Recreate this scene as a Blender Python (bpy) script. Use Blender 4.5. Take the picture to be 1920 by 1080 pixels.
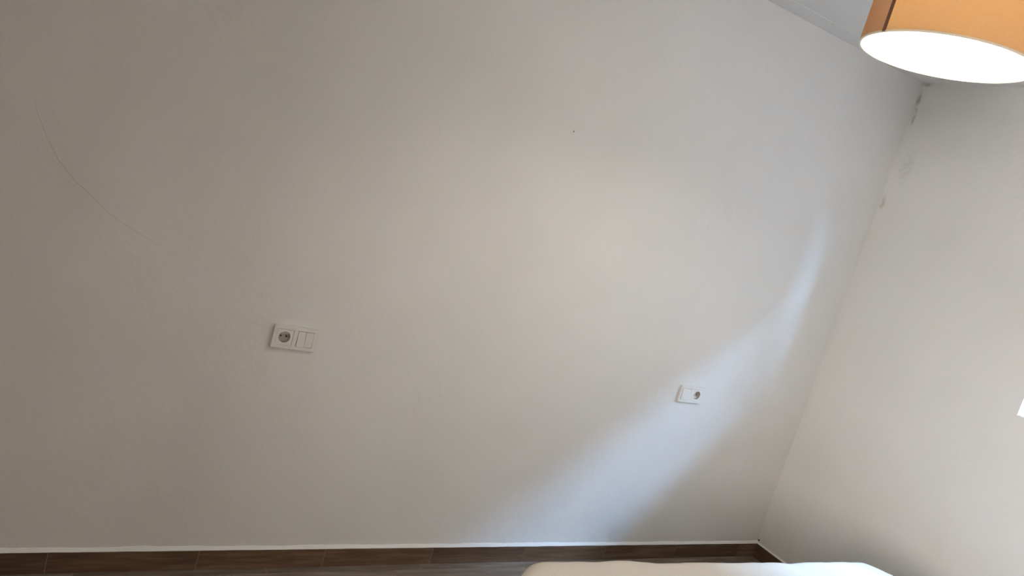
import bpy, bmesh, math, random
from mathutils import Vector, Matrix, noise

for o in list(bpy.data.objects):
    bpy.data.objects.remove(o)
scn = bpy.context.scene
col = scn.collection
PI = math.pi

# ------------------------------------------------------------------ camera
cam_d = bpy.data.cameras.new('camera')
cam = bpy.data.objects.new('camera', cam_d)
col.objects.link(cam)
CR = Vector((0.84295589, -0.4616930, 0.27616107))
CU = Vector((-0.16439274, 0.26771707, 0.94936958))
CB = Vector((-0.51225032, -0.84567556, 0.1497747))
M = Matrix((CR, CU, CB)).transposed().to_4x4()
M.translation = Vector((-3.455, -2.491, 1.638))
cam.matrix_world = M
cam_d.sensor_width = 36
cam_d.lens = 1417.2 / 1920 * 36
cam_d.clip_start = 0.02
scn.camera = cam

# ------------------------------------------------------------------ light and exposure
SKY_COL = (0.357, 0.60, 1.0)
SKY_STR = 108.0
LAMP_W = 205.0
LAMP_COL = (1.0, 0.88, 0.68)
scn.view_settings.view_transform = 'Standard'
scn.view_settings.look = 'None'
scn.view_settings.exposure = 0.1
scn.view_settings.gamma = 1.0
scn.view_settings.use_curve_mapping = False

w = bpy.data.worlds.new('overcast sky')
scn.world = w
w.use_nodes = True
bg = w.node_tree.nodes['Background']
bg.inputs[0].default_value = (*SKY_COL, 1)
bg.inputs[1].default_value = SKY_STR


def portal(loc, rot, sx, sy):
    d = bpy.data.lights.new('sky_portal', 'AREA')
    d.shape = 'RECTANGLE'
    d.size, d.size_y = sx, sy
    d.cycles.is_portal = True
    o = bpy.data.objects.new('sky_portal', d)
    o.location = loc
    o.rotation_euler = rot
    col.objects.link(o)


# ------------------------------------------------------------------ dimensions (metres)
H = 2.6            # ceiling
XL = -4.9          # left wall
YF = -5.0          # front wall, behind the camera
T = 0.30           # outer wall thickness
W1 = dict(a=-2.15, b=-0.95, z0=1.245, z1=2.15)      # window in the right wall (y range)
D1 = dict(a=-4.9, b=-2.9, z0=0.75, z1=2.5)          # unseen window added in the left wall for fill light (y range)
TL = 1.35          # left wall depth, stretched to narrow the added window's light
portal((T + 0.01, (W1['a'] + W1['b']) / 2, (W1['z0'] + W1['z1']) / 2), (0, PI / 2, 0), W1['z1'] - W1['z0'], W1['b'] - W1['a'])
portal((XL - TL - 0.01, (D1['a'] + D1['b']) / 2, (D1['z0'] + D1['z1']) / 2), (0, -PI / 2, 0), D1['z1'] - D1['z0'], D1['b'] - D1['a'])


# ------------------------------------------------------------------ materials
def mat(name, base=(0.8, 0.8, 0.8), rough=0.6, metal=0.0, spec=0.5):
    m = bpy.data.materials.new(name)
    m.use_nodes = True
    b = m.node_tree.nodes['Principled BSDF']
    b.inputs['Base Color'].default_value = (*base, 1)
    b.inputs['Roughness'].default_value = rough
    b.inputs['Metallic'].default_value = metal
    b.inputs['Specular IOR Level'].default_value = spec
    return m


def N(m, t, **kw):
    n = m.node_tree.nodes.new(t)
    for k, v in kw.items():
        if k.startswith('i_'):
            n.inputs[k[2:].replace('_', ' ')].default_value = v
        else:
            setattr(n, k, v)
    return n


def L(m, a, b):
    m.node_tree.links.new(a, b)


def bsdf(m):
    return m.node_tree.nodes['Principled BSDF']


def plaster(name, base, marks=()):
    """painted plaster: trowel relief, and small marks (centre, half sizes, strength)"""
    m = mat(name, base, 0.62, spec=0.22)
    tc = N(m, 'ShaderNodeTexCoord')
    n1 = N(m, 'ShaderNodeTexNoise', i_Scale=7.0, i_Detail=4.0, i_Roughness=0.55)
    n2 = N(m, 'ShaderNodeTexNoise', i_Scale=120.0, i_Detail=3.0, i_Roughness=0.6)
    L(m, tc.outputs['Object'], n1.inputs['Vector'])
    L(m, tc.outputs['Object'], n2.inputs['Vector'])
    b1 = N(m, 'ShaderNodeBump', i_Strength=0.35, i_Distance=0.012)
    b2 = N(m, 'ShaderNodeBump', i_Strength=0.25, i_Distance=0.0012)
    L(m, n1.outputs['Fac'], b1.inputs['Height'])
    L(m, n2.outputs['Fac'], b2.inputs['Height'])
    L(m, b1.outputs['Normal'], b2.inputs['Normal'])
    L(m, b2.outputs['Normal'], bsdf(m).inputs['Normal'])
    # faint roller tone
    n3 = N(m, 'ShaderNodeTexNoise', i_Scale=2.2, i_Detail=2.0)
    L(m, tc.outputs['Object'], n3.inputs['Vector'])
    mr = N(m, 'ShaderNodeMapRange')
    mr.inputs['From Min'].default_value = 0.3
    mr.inputs['From Max'].default_value = 0.7
    mr.inputs['To Min'].default_value = 0.975
    mr.inputs['To Max'].default_value = 1.02
    L(m, n3.outputs['Fac'], mr.inputs['Value'])
    sc = N(m, 'ShaderNodeVectorMath', operation='SCALE')
    sc.inputs[0].default_value = base
    L(m, mr.outputs['Result'], sc.inputs['Scale'])
    out = sc.outputs['Vector']
    if marks:
        nz = N(m, 'ShaderNodeTexNoise', i_Scale=38.0, i_Detail=3.0)
        L(m, tc.outputs['Object'], nz.inputs['Vector'])
        total = None
        for (c, h, s) in marks:
            sub = N(m, 'ShaderNodeVectorMath', operation='SUBTRACT')
            L(m, tc.outputs['Object'], sub.inputs[0])
            sub.inputs[1].default_value = c
            dv = N(m, 'ShaderNodeVectorMath', operation='DIVIDE')
            L(m, sub.outputs[0], dv.inputs[0])
            dv.inputs[1].default_value = h
            ln = N(m, 'ShaderNodeVectorMath', operation='LENGTH')
            L(m, dv.outputs[0], ln.inputs[0])
            mp = N(m, 'ShaderNodeMapRange')
            mp.interpolation_type = 'SMOOTHSTEP'
            mp.inputs['From Min'].default_value = 0.2
            mp.inputs['From Max'].default_value = 1.0
            mp.inputs['To Min'].default_value = s
            mp.inputs['To Max'].default_value = 0.0
            L(m, ln.outputs['Value'], mp.inputs['Value'])
            if total is None:
                total = mp.outputs['Result']
            else:
                ad = N(m, 'ShaderNodeMath', operation='MAXIMUM')
                L(m, total, ad.inputs[0])
                L(m, mp.outputs['Result'], ad.inputs[1])
                total = ad.outputs[0]
        nm = N(m, 'ShaderNodeMapRange')
        nm.inputs['From Min'].default_value = 0.38
        nm.inputs['From Max'].default_value = 0.56
        nm.inputs['To Min'].default_value = 0.25
        L(m, nz.outputs['Fac'], nm.inputs['Value'])
        mu = N(m, 'ShaderNodeMath', operation='MULTIPLY')
        L(m, total, mu.inputs[0])
        L(m, nm.outputs['Result'], mu.inputs[1])
        mx = N(m, 'ShaderNodeMix', data_type='RGBA')
        L(m, mu.outputs[0], mx.inputs['Factor'])
        L(m, out, mx.inputs['A'])
        mx.inputs['B'].default_value = (0.12, 0.105, 0.085, 1)
        out = mx.outputs['Result']
    L(m, out, bsdf(m).inputs['Base Color'])
    return m


def wood_tile(name, cols, stretch, rough, seed=0.0, attr='tone'):
    """ceramic tile printed as wood: streaks along x, tone varied per tile by a face attribute"""
    m = mat(name, cols[1], rough, spec=0.4)
    tc = N(m, 'ShaderNodeTexCoord')
    at = N(m, 'ShaderNodeAttribute', attribute_name=attr)
    mp = N(m, 'ShaderNodeMapping')
    mp.inputs['Scale'].default_value = stretch
    mp.inputs['Location'].default_value = (seed, seed, 0)
    L(m, tc.outputs['Object'], mp.inputs['Vector'])
    ad = N(m, 'ShaderNodeVectorMath', operation='MULTIPLY_ADD')
    L(m, at.outputs['Color'], ad.inputs[0])
    ad.inputs[1].default_value = (9, 9, 9)
    L(m, mp.outputs['Vector'], ad.inputs[2])
    n = N(m, 'ShaderNodeTexNoise', i_Scale=1.0, i_Detail=6.0, i_Roughness=0.6, i_Distortion=0.4)
    L(m, ad.outputs[0], n.inputs['Vector'])
    r = N(m, 'ShaderNodeValToRGB')
    r.color_ramp.elements[0].position = 0.3
    r.color_ramp.elements[0].color = (*cols[0], 1)
    r.color_ramp.elements[1].position = 0.72
    r.color_ramp.elements[1].color = (*cols[2], 1)
    e = r.color_ramp.elements.new(0.5)
    e.color = (*cols[1], 1)
    L(m, n.outputs['Fac'], r.inputs['Fac'])
    mr = N(m, 'ShaderNodeMapRange')
    mr.inputs['To Min'].default_value = 0.82
    mr.inputs['To Max'].default_value = 1.18
    L(m, at.outputs['Fac'], mr.inputs['Value'])
    sc = N(m, 'ShaderNodeVectorMath', operation='SCALE')
    L(m, r.outputs['Color'], sc.inputs[0])
    L(m, mr.outputs['Result'], sc.inputs['Scale'])
    L(m, sc.outputs['Vector'], bsdf(m).inputs['Base Color'])
    bp = N(m, 'ShaderNodeBump', i_Strength=0.2, i_Distance=0.002)
    L(m, n.outputs['Fac'], bp.inputs['Height'])
    L(m, bp.outputs['Normal'], bsdf(m).inputs['Normal'])
    return m


WALL = (0.78, 0.77, 0.755)
MB = plaster('back wall paint', WALL, marks=[
    ((-1.879, 0, 1.838), (0.006, 0.02, 0.006), 0.9),
])
MR = plaster('right wall paint', WALL, marks=[
    ((0, -0.027, 2.592), (0.02, 0.05, 0.014), 0.55),
    ((0, -0.012, 2.50), (0.02, 0.016, 0.075), 0.55),
    ((0, -0.02, 2.43), (0.02, 0.012, 0.06), 0.5),
    ((0, -0.075, 2.18), (0.02, 0.05, 0.12), 0.13),
    ((0, -0.018, 1.99), (0.02, 0.02, 0.05), 0.32),
])
MTAUPE = plaster('bounce cutting taupe', (0.30, 0.265, 0.225))  # invented dark tone on the unseen walls, cuts bounced light
MC = plaster('ceiling paint', (0.80, 0.79, 0.775))
MCAULK = plaster('white caulk', (0.86, 0.86, 0.85))
MSK = wood_tile('brown wood look tile', ((0.085, 0.045, 0.024), (0.135, 0.08, 0.048), (0.20, 0.13, 0.085)), (5, 5, 60), 0.45)
MFL = wood_tile('grey brown wood look tile', ((0.13, 0.095, 0.07), (0.21, 0.165, 0.13), (0.30, 0.25, 0.205)), (4, 45, 4), 0.4, 3.1)
MGR = mat('grout', (0.33, 0.28, 0.235), 0.85)
MGR2 = mat('brown grout', (0.24, 0.185, 0.145), 0.85)
MWELL_SHADE = mat('socket well', (0.46, 0.42, 0.36), 0.5)  # white plastic darkened, shade inside the well painted into its colour
MPL = mat('white plastic', (0.79, 0.775, 0.745), 0.32, spec=0.5)
MPL2 = mat('socket well plastic', (0.74, 0.72, 0.68), 0.4)
MHOLE = mat('dark socket hole', (0.02, 0.018, 0.015), 0.7)
MMETAL = mat('brass contact', (0.45, 0.38, 0.25), 0.35, 1.0)
MFRAME = mat('white lacquered window frame', (0.86, 0.87, 0.87), 0.35)
MSILL = mat('white stone sill', (0.82, 0.82, 0.81), 0.35)
MSHUT = mat('white blind fabric', (0.8, 0.79, 0.76), 0.8)
MFAC = plaster('dark brick facade', (0.075, 0.06, 0.05))
MPAVE = mat('pavement', (0.08, 0.078, 0.075), 0.9)
MLEG = mat('dark stained wood', (0.10, 0.06, 0.035), 0.5)
MBRASS = mat('white lacquered metal', (0.82, 0.81, 0.79), 0.35)



def glass(name, tint):
    MGL = bpy.data.materials.new(name)
    MGL.use_nodes = True
    MGL.node_tree.nodes.remove(bsdf(MGL))
    tr = N(MGL, 'ShaderNodeBsdfTransparent')
    tr.inputs[0].default_value = (*tint, 1)
    gl = N(MGL, 'ShaderNodeBsdfGlossy')
    gl.inputs['Roughness'].default_value = 0.02
    lw = N(MGL, 'ShaderNodeLayerWeight', i_Blend=0.5)
    pw = N(MGL, 'ShaderNodeMath', operation='POWER')
    L(MGL, lw.outputs['Facing'], pw.inputs[0])
    pw.inputs[1].default_value = 5
    fr = N(MGL, 'ShaderNodeMath', operation='MULTIPLY_ADD')
    L(MGL, pw.outputs[0], fr.inputs[0])
    fr.inputs[1].default_value = 0.9
    fr.inputs[2].default_value = 0.04
    mx = N(MGL, 'ShaderNodeMixShader')
    L(MGL, fr.outputs[0], mx.inputs[0])
    L(MGL, tr.outputs[0], mx.inputs[1])
    L(MGL, gl.outputs[0], mx.inputs[2])
    L(MGL, mx.outputs[0], MGL.node_tree.nodes['Material Output'].inputs[0])
    return MGL


MGL = glass('window glass', (0.94, 0.96, 0.95))
MTINT = glass('fill tint glass', (0.79, 0.59, 0.435))  # tint sets the colour of the added window's fill light


def fabric(name, base, scale, translucent=None, tcol=None, bump=0.3):
    m = mat(name, base, 0.9, spec=0.15)
    tc = N(m, 'ShaderNodeTexCoord')
    wv = N(m, 'ShaderNodeTexNoise', i_Scale=scale, i_Detail=4.0, i_Roughness=0.7)
    mp = N(m, 'ShaderNodeMapping')
    mp.inputs['Scale'].default_value = (1, 1, 3)
    L(m, tc.outputs['Object'], mp.inputs['Vector'])
    L(m, mp.outputs['Vector'], wv.inputs['Vector'])
    bp = N(m, 'ShaderNodeBump', i_Strength=bump, i_Distance=0.001)
    L(m, wv.outputs['Fac'], bp.inputs['Height'])
    L(m, bp.outputs['Normal'], bsdf(m).inputs['Normal'])
    mr = N(m, 'ShaderNodeMapRange')
    mr.inputs['To Min'].default_value = 0.85
    mr.inputs['To Max'].default_value = 1.15
    L(m, wv.outputs['Fac'], mr.inputs['Value'])
    sc = N(m, 'ShaderNodeVectorMath', operation='SCALE')
    sc.inputs[0].default_value = base
    L(m, mr.outputs['Result'], sc.inputs['Scale'])
    L(m, sc.outputs['Vector'], bsdf(m).inputs['Base Color'])
    if translucent:
        t = N(m, 'ShaderNodeBsdfTranslucent')
        s2 = N(m, 'ShaderNodeVectorMath', operation='SCALE')
        s2.inputs[0].default_value = tcol or base
        L(m, mr.outputs['Result'], s2.inputs['Scale'])
        L(m, s2.outputs['Vector'], t.inputs['Color'])
        x = N(m, 'ShaderNodeMixShader')
        x.inputs[0].default_value = translucent
        L(m, bsdf(m).outputs[0], x.inputs[1])
        L(m, t.outputs[0], x.inputs[2])
        L(m, x.outputs[0], m.node_tree.nodes['Material Output'].inputs[0])
    return m


MSHADE = fabric('tan lamp fabric', (0.68, 0.45, 0.27), 160, 0.55, (0.78, 0.63, 0.43))
MOVER = fabric('doubled lamp fabric', (0.55, 0.33, 0.21), 160, 0.32, (0.78, 0.60, 0.44))
MSEAM = fabric('brown seam tape', (0.16, 0.09, 0.06), 160, bump=0.2)
MLINE = fabric('white shade lining', (0.88, 0.87, 0.84), 90, 0.46, (0.9, 0.88, 0.82), bump=0.1)
MDUV = fabric('cream duvet cotton', (0.82, 0.75, 0.655), 300, bump=0.25)
MMAT = fabric('mattress ticking', (0.75, 0.74, 0.72), 200)
MBASE = fabric('beige bed base fabric', (0.45, 0.40, 0.34), 200)

MBULB = bpy.data.materials.new('lit bulb glass')
MBULB.use_nodes = True
MBULB.node_tree.nodes.remove(bsdf(MBULB))
em = N(MBULB, 'ShaderNodeEmission', i_Strength=LAMP_W)
em.inputs[0].default_value = (*LAMP_COL, 1)
L(MBULB, em.outputs[0], MBULB.node_tree.nodes['Material Output'].inputs[0])


# ------------------------------------------------------------------ mesh helpers
def link(name, bm, m, parent=None, smooth=False, bevel=0.0, seg=2):
    me = bpy.data.meshes.new(name)
    bmesh.ops.recalc_face_normals(bm, faces=bm.faces)
    bm.to_mesh(me)
    bm.free()
    me.materials.append(m)
    if smooth:
        for p in me.polygons:
            p.use_smooth = True
    o = bpy.data.objects.new(name, me)
    col.objects.link(o)
    if parent:
        o.parent = parent
    if bevel:
        b = o.modifiers.new('bevel', 'BEVEL')
        b.width = bevel
        b.segments = seg
        b.limit_method = 'ANGLE'
        b.harden_normals = False
    return o


def box(bm, a, b):
    lo = [min(p, q) for p, q in zip(a, b)]
    hi = [max(p, q) for p, q in zip(a, b)]
    v = [bm.verts.new((x, y, z)) for x in (lo[0], hi[0]) for y in (lo[1], hi[1]) for z in (lo[2], hi[2])]
    fs = []
    for f in ((0, 1, 3, 2), (4, 6, 7, 5), (0, 4, 5, 1), (2, 3, 7, 6), (0, 2, 6, 4), (1, 5, 7, 3)):
        fs.append(bm.faces.new([v[i] for i in f]))
    return fs


def boxes(*prs):
    bm = bmesh.new()
    for a, b in prs:
        box(bm, a, b)
    return bm


def lathe(prof, n=96, closed=False, axis='z'):
    bm = bmesh.new()
    rings = []
    for r, z in prof:
        if r < 1e-6:
            rings.append([bm.verts.new((0, 0, z))])
        else:
            rings.append([bm.verts.new((r * math.cos(2 * PI * i / n), r * math.sin(2 * PI * i / n), z)) for i in range(n)])
    pairs = list(zip(rings, rings[1:]))
    if closed:
        pairs.append((rings[-1], rings[0]))
    for A, B in pairs:
        for i in range(n):
            j = (i + 1) % n
            if len(A) == 1 and len(B) == 1:
                continue
            if len(A) == 1:
                bm.faces.new((A[0], B[i], B[j]))
            elif len(B) == 1:
                bm.faces.new((A[i], A[j], B[0]))
            else:
                bm.faces.new((A[i], A[j], B[j], B[i]))
    return bm


def arc_shell(r0, r1, z0, z1, a0, a1, n):
    bm = bmesh.new()
    prev = None
    for i in range(n + 1):
        a = math.radians(a0 + (a1 - a0) * i / n)
        c, s = math.cos(a), math.sin(a)
        cur = [bm.verts.new((r * c, r * s, z)) for r, z in ((r0, z0), (r1, z0), (r1, z1), (r0, z1))]
        if prev:
            for k in range(4):
                bm.faces.new((prev[k], prev[(k + 1) % 4], cur[(k + 1) % 4], cur[k]))
        else:
            bm.faces.new(cur)
        prev = cur
    bm.faces.new(prev[::-1])
    return bm


def struct(o):
    o['kind'] = 'structure'
    return o


def thing(name, label, cat, loc=(0, 0, 0), rot=(0, 0, 0), group=None):
    o = bpy.data.objects.new(name, None)
    o.empty_display_size = 0.05
    col.objects.link(o)
    o.location = loc
    o.rotation_euler = rot
    o['label'] = label
    o['category'] = cat
    if group:
        o['group'] = group
    return o


# ------------------------------------------------------------------ room shell
# back wall: slab with a gently uneven face, plus a hairline crack on its left part
bm = bmesh.new()
PLATES = ((-2.731, 0.884), (-0.847, 0.864))
xs = [XL * (1 - i / 120) for i in range(121)]
zs = [H * j / 56 for j in range(57)]
for px, pz in PLATES:
    xs = [x for x in xs if not px - 0.075 < x < px + 0.075] + [px - 0.064, px - 0.02, px + 0.02, px + 0.064]
    zs = [z for z in zs if not 0.82 < z < 0.93]
zs += [0.82, 0.838, 0.854, 0.893, 0.910, 0.93]
xs.sort()
zs.sort()
grid = []
for z in zs:
    row = []
    for x in xs:
        d = noise.noise(Vector((x * 1.1, 3.7, z * 1.3))) * 0.004
        edge = max(0, min(1, (-x) / 0.25, z / 0.25, (H - z) / 0.25))
        t = min(1, max(0, (-3.38 - x) / 0.12))     # the plaster rolls back a little towards the left end
        y = (-0.004 + d * 0.5 + 0.004 * t) * edge
        row.append(bm.verts.new((x, min(y, 0.0), z)))
    grid.append(row)
nface = 0
for j in range(len(zs) - 1):
    for i in range(len(xs) - 1):
        cx, cz = (xs[i] + xs[i + 1]) / 2, (zs[j] + zs[j + 1]) / 2
        if any(abs(cx - px) < 0.064 and 0.854 - 0.001 < cz < 0.893 + 0.001 for px, pz in PLATES):
            continue                                # opening for the flush box behind a wall plate
        bm.faces.new((grid[j][i], grid[j][i + 1], grid[j + 1][i + 1], grid[j + 1][i]))
        nface += 1
box(bm, (XL - T, 0.045, -0.1), (T, T, H + 0.15))
wall_back = struct(link('wall_back', bm, MB, smooth=False))
for p in wall_back.data.polygons[:nface]:
    p.use_smooth = True

# crack (thin recessed line in the plaster)
pts = [(-3.585, 1.47), (-3.57, 1.425), (-3.538, 1.365), (-3.50, 1.308), (-3.45, 1.258), (-3.414, 1.235), (-3.357, 1.190), (-3.29, 1.155), (-3.199, 1.117)]
bm = bmesh.new()
prev = None
for k, (x, z) in enumerate(pts):
    wdt = (0.0002 + 0.0006 * math.sin(PI * (k + 0.4) / len(pts)))
    ys = -0.004 + noise.noise(Vector((x * 1.1, 3.7, z * 1.3))) * 0.002 + 0.004 * min(1, max(0, (-3.38 - x) / 0.12))
    ys = min(ys, 0.0) - 0.0007
    cur = [bm.verts.new((x - wdt, ys, z - wdt)), bm.verts.new((x + wdt, ys, z + wdt)), bm.verts.new((x, ys + 0.003, z))]
    if prev:
        for q in range(3):
            bm.faces.new((prev[q], prev[(q + 1) % 3], cur[(q + 1) % 3], cur[q]))
    else:
        bm.faces.new(cur)
    prev = cur
bm.faces.new(prev[::-1])
crack = link('plaster_crack', bm, plaster('old plaster', (0.64, 0.62, 0.595)), wall_back)


def wall_x(name, x0, x1, holes, m):
    """wall slab spanning y, with one hole (a,b,z0,z1)"""
    a, b, z0, z1 = holes
    return struct(link(name, boxes(((x0, 0.0, -0.1), (x1, b, H + 0.15)),
                                   ((x0, a, -0.1), (x1, YF - T, H + 0.15)),
                                   ((x0, a, -0.1), (x1, b, z0)),
                                   ((x0, a, z1), (x1, b, H + 0.15))), m))


wall_x('wall_right', 0, T, (W1['a'], W1['b'], W1['z0'], W1['z1']), MR)
struct(link('wall_front', boxes(((XL - TL, YF, -0.1), (T, YF - T, H + 0.15))), MTAUPE))
wall_x('wall_left', XL - TL, XL, (D1['a'], D1['b'], D1['z0'], D1['z1']), MTAUPE)
struct(link('ceiling', boxes(((XL, 0, H), (0, YF, H + 0.15))), MC))
# shallow painted step that runs along the back edge of the ceiling
struct(link('trim_1', boxes(((XL, -0.115, H - 0.0015), (0, 0, H + 0.01))), MC, bevel=0.001))

# floor: grout bed + wood look planks laid parallel to the back wall
struct(link('floor', boxes(((XL, 0, -0.1), (0, YF, -0.0015))), MGR))
bm = bmesh.new()
ly = bm.faces.layers.float.new('tone')
rnd = random.Random(4)
y = 0.0
rowi = 0
while y > YF:
    wy = 0.0405 if rowi == 0 else 0.195
    off = {0: -2.629, 1: -2.129}.get(rowi, -rnd.uniform(0, 1.2))
    x = off
    while x > XL:
        x -= 0.62
    while x < 0:
        x0_, x1_ = max(XL, x), min(0, x + 0.62)
        if x1_ - x0_ > 0.01:
            tone = rnd.random()
            for f in box(bm, (x0_ + 0.0012, y - 0.0012, -0.006), (x1_ - 0.0012, max(YF, y - wy + 0.0012), 0.0)):
                f[ly] = tone
        x += 0.62
    y -= wy
    rowi += 1
planks = struct(link('floor_planks', bm, MFL, bpy.data.objects['floor']))

# baseboard of brown tiles
SK = 0.077


def skirting(name, spans, th=0.009, axis='x', at=0.0, sgn=-1):
    bm = bmesh.new()
    ly = bm.faces.layers.float.new('tone')
    r = random.Random(len(spans) * 7 + len(name))
    for s0, s1 in spans:
        t = r.random()
        if axis == 'x':
            fs = box(bm, (s0 + 0.0012, at, 0.001), (s1 - 0.0012, at + sgn * th, SK))
        else:
            fs = box(bm, (at, s0 + 0.0012, 0.001), (at + sgn * th, s1 - 0.0012, SK))
        for f in fs:
            f[ly] = t
    o = struct(link(name, bm, MSK))
    s0, s1 = min(s[0] for s in spans), max(s[1] for s in spans)
    bm = bmesh.new()
    if axis == 'x':
        box(bm, (s0, at, 0.0), (s1, at + sgn * (th - 0.0008), SK - 0.0004))
    else:
        box(bm, (at, s0, 0.0), (at + sgn * (th - 0.0008), s1, SK - 0.0004))
    link('grout_joint', bm, MGR2, o)
    return o


sp = []
x = -3.329 - 0.455 * 4
while x < -0.001:
    a_, b_ = max(XL, x), min(0.0, x + 0.455)
    if b_ - a_ > 0.005:
        sp.append((a_, b_))
    x += 0.455
bb = skirting('baseboard_back', sp)
spr = []
y = -0.009
while y > YF:
    spr.append((max(YF, y - 0.455), y))
    y -= 0.455
skirting('baseboard_right', spr, axis='y', at=0.0, sgn=-1)
skirting('baseboard_left', spr, axis='y', at=XL, sgn=1)
skirting('baseboard_front', [(a_, min(b_, -0.009)) for a_, b_ in sp], at=YF, sgn=1)


# plaster fillet sitting on top of the back baseboard: a sloping, slightly wavy white bead
def fillet(name, p0, p1, nrm, hgt, dep, m, n=220):
    bm = bmesh.new()
    prev = None
    p0, p1, nrm = Vector(p0), Vector(p1), Vector(nrm)
    for i in range(n + 1):
        p = p0.lerp(p1, i / n)
        k = 1 + 0.35 * noise.noise(Vector((p.x * 9, p.y * 9, 1.3))) + 0.2 * noise.noise(Vector((p.x * 31, p.y * 31, 5)))
        lo = 0.0018 * noise.noise(Vector((p.x * 14, p.y * 14, 8)))
        q = [p + nrm * 0.0 + Vector((0, 0, -0.0005)), p + nrm * dep + Vector((0, 0, -0.0005 + lo * 0.6)),
             p + nrm * dep * 0.95 + Vector((0, 0, 0.002)), p + nrm * 0.004 + Vector((0, 0, hgt * k)), p + Vector((0, 0, hgt * k * 1.15))]
        cur = [bm.verts.new(v) for v in q]
        if prev:
            for a in range(5):
                bm.faces.new((prev[a], prev[(a + 1) % 5], cur[(a + 1) % 5], cur[a]))
        else:
            bm.faces.new(cur)
        prev = cur
    bm.faces.new(prev[::-1])
    return struct(link(name, bm, m, smooth=False))


fillet('trim_2', (XL, 0, SK), (0, 0, SK), (0, -1, 0), 0.011, 0.0105, MCAULK)
fillet('trim_3', (0, -0.012, SK), (0, YF, SK), (-1, 0, 0), 0.006, 0.009, MCAULK)
# nail hole left in the corner just above the baseboard
link('nail_hole', boxes(((-0.004, -0.013, 0.092), (0.0005, -0.004, 0.099))), MHOLE, bpy.data.objects['wall_right'], bevel=0.001)

# ------------------------------------------------------------------ window in the right wall
ym = (W1['a'] + W1['b']) / 2
win = struct(link('window_1', boxes(
    ((0.20, W1['a'], W1['z0']), (0.25, W1['a'] + 0.05, W1['z1'])), ((0.20, W1['b'] - 0.05, W1['z0']), (0.25, W1['b'], W1['z1'])),
    ((0.20, W1['a'] + 0.05, W1['z0']), (0.25, W1['b'] - 0.05, W1['z0'] + 0.05)), ((0.20, W1['a'] + 0.05, W1['z1'] - 0.05), (0.25, W1['b'] - 0.05, W1['z1'])),
    ((0.195, ym - 0.03, W1['z0'] + 0.05), (0.245, ym + 0.03, W1['z1'] - 0.05))), MFRAME, bevel=0.003))
link('pane', boxes(((0.222, W1['a'] + 0.05, W1['z0'] + 0.05), (0.226, ym - 0.03, W1['z1'] - 0.05))), MGL, win)
link('pane', boxes(((0.222, ym + 0.03, W1['z0'] + 0.05), (0.226, W1['b'] - 0.05, W1['z1'] - 0.05))), MGL, win)
link('window_sill', boxes(((0.003, W1['a'] + 0.001, W1['z0']), (0.2, W1['b'] - 0.001, W1['z0'] + 0.004))), MSILL, win)

# ------------------------------------------------------------------ made-up deep window in the left wall, gives fill light
xo = XL - TL + 0.03
fill_win = struct(link('fill_window', boxes(
    ((xo, D1['a'], D1['z0']), (xo + 0.05, D1['a'] + 0.05, D1['z1'])), ((xo, D1['b'] - 0.05, D1['z0']), (xo + 0.05, D1['b'], D1['z1'])),
    ((xo, D1['a'] + 0.05, D1['z0']), (xo + 0.05, D1['b'] - 0.05, D1['z0'] + 0.05)), ((xo, D1['a'] + 0.05, D1['z1'] - 0.05), (xo + 0.05, D1['b'] - 0.05, D1['z1']))), MFRAME, bevel=0.003))
link('pane', boxes(((xo + 0.022, D1['a'] + 0.05, D1['z0'] + 0.05), (xo + 0.026, D1['b'] - 0.05, D1['z1'] - 0.05))), MTINT, fill_win)

# roller blind half way down inside the right window
bl = thing('roller_blind', 'white roller blind half lowered in the window of the right wall', 'blind', (0.03, ym, W1['z1']))
hw = (W1['b'] - W1['a']) / 2 - 0.006
bmr = lathe([(0, -hw), (0.022, -hw), (0.022, hw), (0, hw)], 32)
bmesh.ops.rotate(bmr, verts=bmr.verts, cent=(0, 0, 0), matrix=Matrix.Rotation(PI / 2, 3, 'X'))
bmesh.ops.translate(bmr, verts=bmr.verts, vec=(0, 0, -0.026))
link('roller', bmr, MSHUT, bl, smooth=False)
BZ = 1.79 - W1['z1']
link('blind_fabric', boxes(((-0.023, -hw, -0.026), (-0.0215, hw, BZ + 0.02))), MSHUT, bl)
link('bottom_bar', boxes(((-0.027, -hw, BZ), (-0.017, hw, BZ + 0.02))), MFRAME, bl, bevel=0.002)

BLOCKER_END = -2.8
# the street outside: house opposite, and an added slab that limits the sky
struct(link('ground', boxes(((T, -16, -0.4), (5.2, 9, -0.2))), MPAVE))
struct(link('wall_opposite', boxes(((5.2, -16, -0.4), (5.6, 9, 6.2))), MFAC))        # wall of the house across the lane
struct(link('sky_blocker', boxes(((T, -16, 5.6), (3.4, BLOCKER_END, 5.75))), MFAC))           # unseen slab added to cut the sky to a strip


# ------------------------------------------------------------------ wall plates
def rounded_rect(w_, h_, r, n=6):
    pts = []
    for cx, cz, a0 in ((w_ / 2 - r, h_ / 2 - r, 0), (-w_ / 2 + r, h_ / 2 - r, 90), (-w_ / 2 + r, -h_ / 2 + r, 180), (w_ / 2 - r, -h_ / 2 + r, 270)):
        for k in range(n + 1):
            a = math.radians(a0 + 90 * k / n)
            pts.append((cx + r * math.cos(a), cz + r * math.sin(a)))
    return pts


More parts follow.
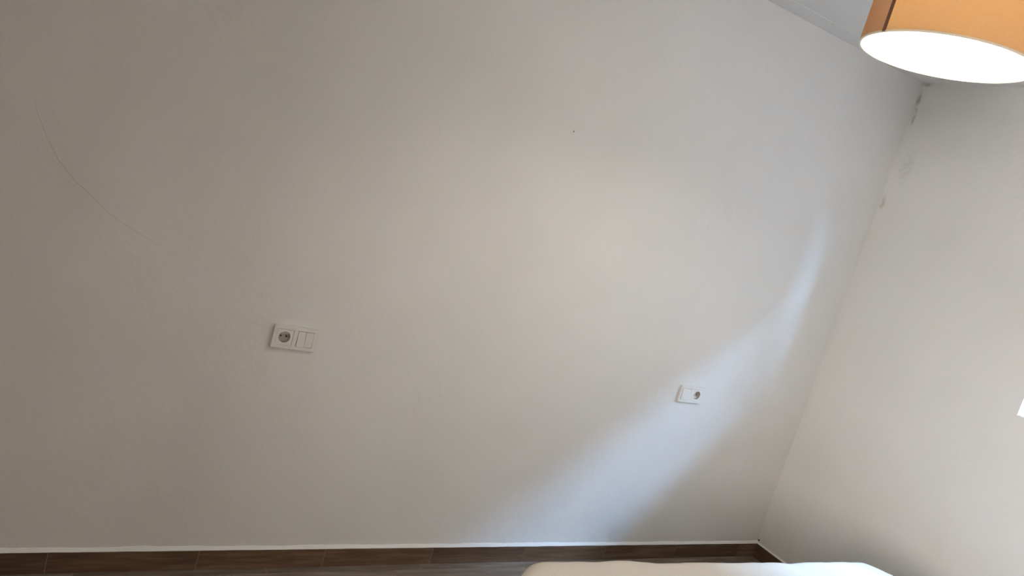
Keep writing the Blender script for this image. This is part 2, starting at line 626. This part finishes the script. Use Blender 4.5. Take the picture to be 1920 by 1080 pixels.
def plate_bm(w_, h_, layers):
    """stack of rounded outlines (inset, depth) closed at both ends"""
    bm = bmesh.new()
    rings = []
    for ins, d in layers:
        rings.append([bm.verts.new((x, -d, z)) for x, z in rounded_rect(w_ - 2 * ins, h_ - 2 * ins, max(0.001, 0.005 - ins))])
    for A, B in zip(rings, rings[1:]):
        n = len(A)
        for i in range(n):
            bm.faces.new((A[i], A[(i + 1) % n], B[(i + 1) % n], B[i]))
    bm.faces.new(rings[0])
    bm.faces.new(rings[-1])
    return bm


def frame_bm(w_, h_, holes, depth):
    """cover frame with square openings for the modules"""
    bm = bmesh.new()
    xs = [-w_ / 2]
    for hx in holes:
        xs += [hx - 0.0275, hx + 0.0275]
    xs.append(w_ / 2)
    zz = (-h_ / 2, -0.0275, 0.0275, h_ / 2)
    for i in range(len(xs) - 1):
        for j in range(3):
            if i % 2 == 1 and j == 1:
                continue
            box(bm, (xs[i], 0.0, zz[j]), (xs[i + 1], -depth, zz[j + 1]))
    bmesh.ops.remove_doubles(bm, verts=bm.verts, dist=1e-6)
    # drop the inner shared faces
    seen = {}
    for f in bm.faces:
        seen.setdefault(tuple(round(c, 5) for c in f.calc_center_median()), []).append(f)
    bmesh.ops.delete(bm, geom=[f for fs in seen.values() if len(fs) > 1 for f in fs], context='FACES')
    return bm


def socket(parent, cx, depth):
    """Schuko module: square face with a round well, two pins, two earth clips"""
    bm = bmesh.new()
    n = 64
    hs_ = 0.0272
    sq, rim, wl = [], [], []
    for i in range(n):
        a = 2 * PI * i / n
        c, s = math.cos(a), math.sin(a)
        k = hs_ / max(abs(c), abs(s))
        sq.append(bm.verts.new((c * k, -depth, s * k)))
        rim.append(bm.verts.new((c * 0.0205, -depth - 0.0004, s * 0.0205)))
        wl.append(bm.verts.new((c * 0.0197, -depth + 0.0008, s * 0.0197)))
    back = [bm.verts.new((v.co.x, 0.002, v.co.z)) for v in sq]
    for i in range(n):
        j = (i + 1) % n
        bm.faces.new((sq[i], sq[j], rim[j], rim[i]))
        bm.faces.new((rim[i], rim[j], wl[j], wl[i]))
        bm.faces.new((back[i], back[j], sq[j], sq[i]))
    o = link('socket', bm, MPL, parent)
    o.location = (cx, 0, 0)
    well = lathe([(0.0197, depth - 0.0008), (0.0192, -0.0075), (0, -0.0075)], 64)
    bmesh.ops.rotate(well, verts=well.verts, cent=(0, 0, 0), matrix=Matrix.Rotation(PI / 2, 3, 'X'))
    wo = link('shaded_socket_well', well, MWELL_SHADE, o)
    wo['label'] = 'round recessed well, its shade put into a darker colour'
    for sx in (-1, 1):
        pb = lathe([(0, -0.001), (0.0031, -0.001), (0.0031, 0.0006), (0, 0.0006)], 24)
        bmesh.ops.rotate(pb, verts=pb.verts, cent=(0, 0, 0), matrix=Matrix.Rotation(PI / 2, 3, 'X'))
        bmesh.ops.translate(pb, verts=pb.verts, vec=(sx * 0.0095, 0.0066, 0))
        link('pin_hole', pb, MHOLE, o)
        cb = boxes(((-0.0022, 0.0075, sx * 0.0192), (0.0022, -depth + 0.003, sx * 0.0172)))
        link('earth_clip', cb, MMETAL, o)
    return o


def rocker(name, parent, x0, x1, depth, tilt):
    bm = bmesh.new()
    h = 0.0268
    vs = []
    for x in (x0, x1):
        for (y, z) in ((0.002, -h), (-depth - 0.0005 - tilt, -h), (-depth - 0.0018, 0), (-depth - 0.0005 + tilt * 0.6, h), (0.002, h)):
            vs.append(bm.verts.new((x, y, z)))
    bm.faces.new(vs[:5])
    bm.faces.new(vs[5:][::-1])
    for i in range(5):
        j = (i + 1) % 5
        bm.faces.new((vs[i], vs[i + 5], vs[j + 5], vs[j]))
    return link(name, bm, MPL, parent, bevel=0.0008)


def wall_plate(name, label, cat, x, z, mods):
    t = thing(name, label, cat, (x, -0.0085, z))
    D = 0.0085
    link('cover_frame', frame_bm(0.151, 0.0815, (-0.0355, 0.0355), D), MPL, t, bevel=0.0022, seg=3)
    for cx, kind in zip((-0.0355, 0.0355), mods):
        if kind == 'socket':
            socket(t, cx, D - 0.0008)
        elif kind == 'double':
            rocker('switch_rocker', t, cx - 0.0268, cx - 0.0005, D, 0.0026)
            rocker('switch_rocker', t, cx + 0.0005, cx + 0.0268, D, -0.0012)
        else:
            rocker('switch_rocker', t, cx - 0.0268, cx + 0.0268, D, 0.0022)
    # recessed carrier that leaves a shadow gap under the cover frame
    cb = frame_bm(0.145, 0.0755, (-0.0355, 0.0355), 0.006)
    bmesh.ops.translate(cb, verts=cb.verts, vec=(0, 0.006, 0))
    link('mounting_plate', cb, MPL2, t)
    link('flush_box', boxes(((-0.070, 0.014, -0.034), (0.070, 0.045, 0.034))), MPL2, t)
    return t


wall_plate('socket_and_switch_plate', 'white wall plate with socket on its left and two narrow rocker switches', 'wall plate', -2.731, 0.884, ('socket', 'double'))
wall_plate('socket_and_switch_plate', 'white wall plate nearer the corner, switch on its left and socket on its right', 'wall plate', -0.847, 0.864, ('single', 'socket'))

# ------------------------------------------------------------------ pendant lamp
LZ, LR, LH = 2.2, 0.205, 0.26
LX, LY = -1.667, -1.237
lamp = thing('pendant_lamp', 'lit drum pendant lamp with tan fabric shade and dark seam, hanging from the ceiling', 'lamp', (LX, LY, LZ))
SEAM = 169.0
shade = link('lamp_shade', arc_shell(LR - 0.0012, LR, 0.0, LH, SEAM, SEAM + 360 - 48, 110), MSHADE, lamp, smooth=False)
link('shade_overlap', arc_shell(LR - 0.0012, LR + 0.0006, 0.0, LH, SEAM - 48, SEAM, 20), MOVER, shade)
sm = link('shade_seam', arc_shell(LR - 0.0005, LR + 0.0016, 0.0, LH, SEAM - 1.2, SEAM + 1.6, 4), MSEAM, shade)
sm['label'] = 'dark brown vertical seam'
ln = link('shade_lining', lathe([(LR - 0.0035, 0.0), (LR - 0.0025, 0.0), (LR - 0.0025, LH), (LR - 0.0035, LH)], 112, closed=True), MLINE, shade, smooth=False)
ln['label'] = 'bright white inner lining'
link('rim_ring', lathe([(LR - 0.0042, -0.0012), (LR + 0.0008, -0.0012), (LR + 0.0008, 0.003), (LR - 0.0042, 0.003)], 112, closed=True), MLINE, shade)
link('rim_ring', lathe([(LR - 0.0042, LH - 0.003), (LR + 0.0008, LH - 0.003), (LR + 0.0008, LH + 0.001), (LR - 0.0042, LH + 0.001)], 112, closed=True), MLINE, shade)
# spider: three wires from the top ring to the holder
bm = bmesh.new()
for k in range(3):
    a = 2 * PI * k / 3 + 0.4
    c, s = math.cos(a), math.sin(a)
    p = Vector((-s, c, 0)) * 0.0015
    A, B = Vector((0.02 * c, 0.02 * s, LH - 0.02)), Vector(((LR - 0.003) * c, (LR - 0.003) * s, LH - 0.002))
    q = []
    for base in (A, B):
        for d in (p, Vector((0, 0, 0.0015)), -p, Vector((0, 0, -0.0015))):
            q.append(bm.verts.new(base + d))
    for i in range(4):
        bm.faces.new((q[i], q[(i + 1) % 4], q[4 + (i + 1) % 4], q[4 + i]))
    bm.faces.new(q[:4][::-1])
    bm.faces.new(q[4:])
link('spider', bm, MBRASS, lamp)
link('bulb_holder', lathe([(0, 0.165), (0.016, 0.165), (0.02, 0.17), (0.02, 0.245), (0.012, 0.26), (0, 0.26)], 40), MBRASS, lamp, smooth=False)
bulb_z = 0.105
prof = [(0, -0.045)] + [(0.042 * math.sin(PI * k / 16), -0.042 * math.cos(PI * k / 16) - 0.003) for k in range(1, 13)] + [(0.016, 0.05), (0.014, 0.062), (0, 0.062)]
bulb = link('light_bulb', lathe([(r, z + bulb_z) for r, z in prof], 40), MBULB, lamp, smooth=True)
link('cord', lathe([(0, 0.26), (0.003, 0.26), (0.003, H - LZ - 0.02), (0, H - LZ - 0.02)], 12), MBRASS, lamp)
link('ceiling_rose', lathe([(0, H - LZ - 0.03), (0.035, H - LZ - 0.03), (0.05, H - LZ - 0.022), (0.05, H - LZ), (0, H - LZ)], 48), MBRASS, lamp, bevel=0.002)

# ------------------------------------------------------------------ bed and duvet
BX0, BX1, BY0, BY1 = -2.185, -0.450, -0.825, -2.84
BROT = -0.04
bed = thing('bed', 'low double bed under a cream duvet, set out from the back wall', 'bed', ((BX0 + BX1) / 2, BY0, 0), (0, 0, BROT))
bw, bl_ = (BX1 - BX0) / 2, (BY0 - BY1) / 2
link('bed_base', boxes(((-bw + 0.05, -2 * bl_ + 0.05, 0.10), (bw - 0.05, -0.05, 0.27))), MBASE, bed, bevel=0.015, seg=3)
link('mattress', boxes(((-bw + 0.045, -2 * bl_ + 0.045, 0.27), (bw - 0.045, -0.045, 0.50))), MMAT, bed, bevel=0.04, seg=5)
for sx in (-1, 1):
    for sy in (-1, 1):
        lg = link('leg', lathe([(0, 0), (0.02, 0), (0.028, 0.1), (0, 0.1)], 24), MLEG, bed)
        lg.location = (sx * (bw - 0.12), -bl_ + sy * (bl_ - 0.12), 0)

bm = bmesh.new()
ZT = 0.56
hump = [(-2.06, 0.0, 0.10), (-1.76, 0.009, 0.07), (-1.60, -0.006, 0.06), (-1.15, 0.002, 0.10), (-1.02, -0.007, 0.04), (-0.80, 0.004, 0.12), (-1.93, 0.003, 0.05), (-1.86, -0.003, 0.03)]
NP = 320


def outline(ins):
    """rounded rectangle inset by ins; NP points at matching parameters"""
    W_, L_ = BX1 - BX0 - 2 * ins, BY0 - BY1 - 2 * ins
    cx, cy = (BX0 + BX1) / 2, (BY0 + BY1) / 2
    r = max(0.02, 0.13 - ins)
    res = []
    for k in range(NP):
        a = 2 * PI * k / NP
        c, s = math.cos(a), math.sin(a)
        # distribute along a superellipse direction, snapped to the rounded rectangle
        ux, uy = W_ / 2, L_ / 2
        px = max(-1, min(1, c * 1.35)) * ux
        py = max(-1, min(1, s * 1.35)) * uy
        ix, iy = ux - r, uy - r
        qx, qy = max(-ix, min(ix, px)), max(-iy, min(iy, py))
        dx, dy = px - qx, py - qy
        d = math.hypot(dx, dy)
        if d > r:
            px, py = qx + dx / d * r, qy + dy / d * r
        res.append((cx + px, cy + py))
    return res


def topz(x, y, d):
    z = ZT
    e = max(0.0, 1 - abs(y - BY0) / 0.5)
    for hx, hh, hw_ in hump:
        z += hh * math.exp(-((x - hx - 0.25 * (BY0 - y)) / hw_) ** 2) * (0.3 + 0.7 * e)
    z += 0.010 * noise.noise(Vector((x * 2.3, y * 2.3, 0))) * min(1, abs(y - BY0) / 0.4)
    f = noise.noise(Vector((x * 5 + y * 3.5, y * 1.4 - x * 1.0, 2)))
    z += 0.006 * (abs(f) ** 0.5) - 0.003
    z += 0.0015 * noise.noise(Vector((x * 22, y * 14, 4)))
    z += 0.012 * (1 - math.exp(-d / 0.12)) - 0.012
    return z


layers = []
for k in range(9):
    layers.append(('side', k / 8))
for k in range(1, 10):
    layers.append(('arc', k / 9))
for k in range(1, 46):
    layers.append(('top', k / 46))
R_E = 0.075
rings = []
for kind, t in layers:
    ring = []
    if kind == 'side':
        o_ = outline(0)
        zb, ze = 0.20, ZT - R_E
        for i, (x, y) in enumerate(o_):
            cx, cy = (BX0 + BX1) / 2, (BY0 + BY1) / 2
            n_ = Vector((x - cx, y - cy, 0)).normalized()
            wv = 0.012 * (1 - t) * math.sin(i * 2 * PI / NP * 26 + 2 * noise.noise(Vector((x * 3, y * 3, 0)))) + 0.012 * (1 - t)
            z = zb + (ze - zb) * t + 0.006 * (1 - t) * math.sin(i * 0.17)
            ring.append(bm.verts.new((x + n_.x * wv, y + n_.y * wv, z)))
    elif kind == 'arc':
        a = t * PI / 2
        o_ = outline(R_E * (1 - math.cos(a)))
        o2 = outline(R_E)
        for (x, y), (x2, y2) in zip(o_, o2):
            top = topz(x2, y2, 0)
            z0_ = ZT - R_E
            ring.append(bm.verts.new((x, y, z0_ + (top - z0_) * math.sin(a))))
    else:
        lim = (BX1 - BX0) / 2 - 0.02
        ins = R_E + (lim - R_E) * t
        for (x, y) in outline(ins):
            ring.append(bm.verts.new((x, y, topz(x, y, ins - R_E))))
    rings.append(ring)
for A, B in zip(rings, rings[1:]):
    for i in range(NP):
        j = (i + 1) % NP
        bm.faces.new((A[i], A[j], B[j], B[i]))
inner = rings[-1]
# close the narrow strip left in the middle
bmesh.ops.remove_doubles(bm, verts=inner, dist=1e-5)
be = [e for e in bm.edges if e.is_boundary and all(v.co.z > 0.4 for v in e.verts)]
bmesh.ops.holes_fill(bm, edges=be, sides=0)
bmesh.ops.rotate(bm, verts=bm.verts, cent=((BX0 + BX1) / 2, BY0, 0), matrix=Matrix.Rotation(BROT, 3, 'Z'))
duvet = link('duvet', bm, MDUV, smooth=True)
duvet['label'] = 'cream cotton duvet with soft creases and rounded corners, draped over the bed'
duvet['category'] = 'duvet'
sd = duvet.modifiers.new('thickness', 'SOLIDIFY')
sd.thickness = 0.012
sd.offset = -1
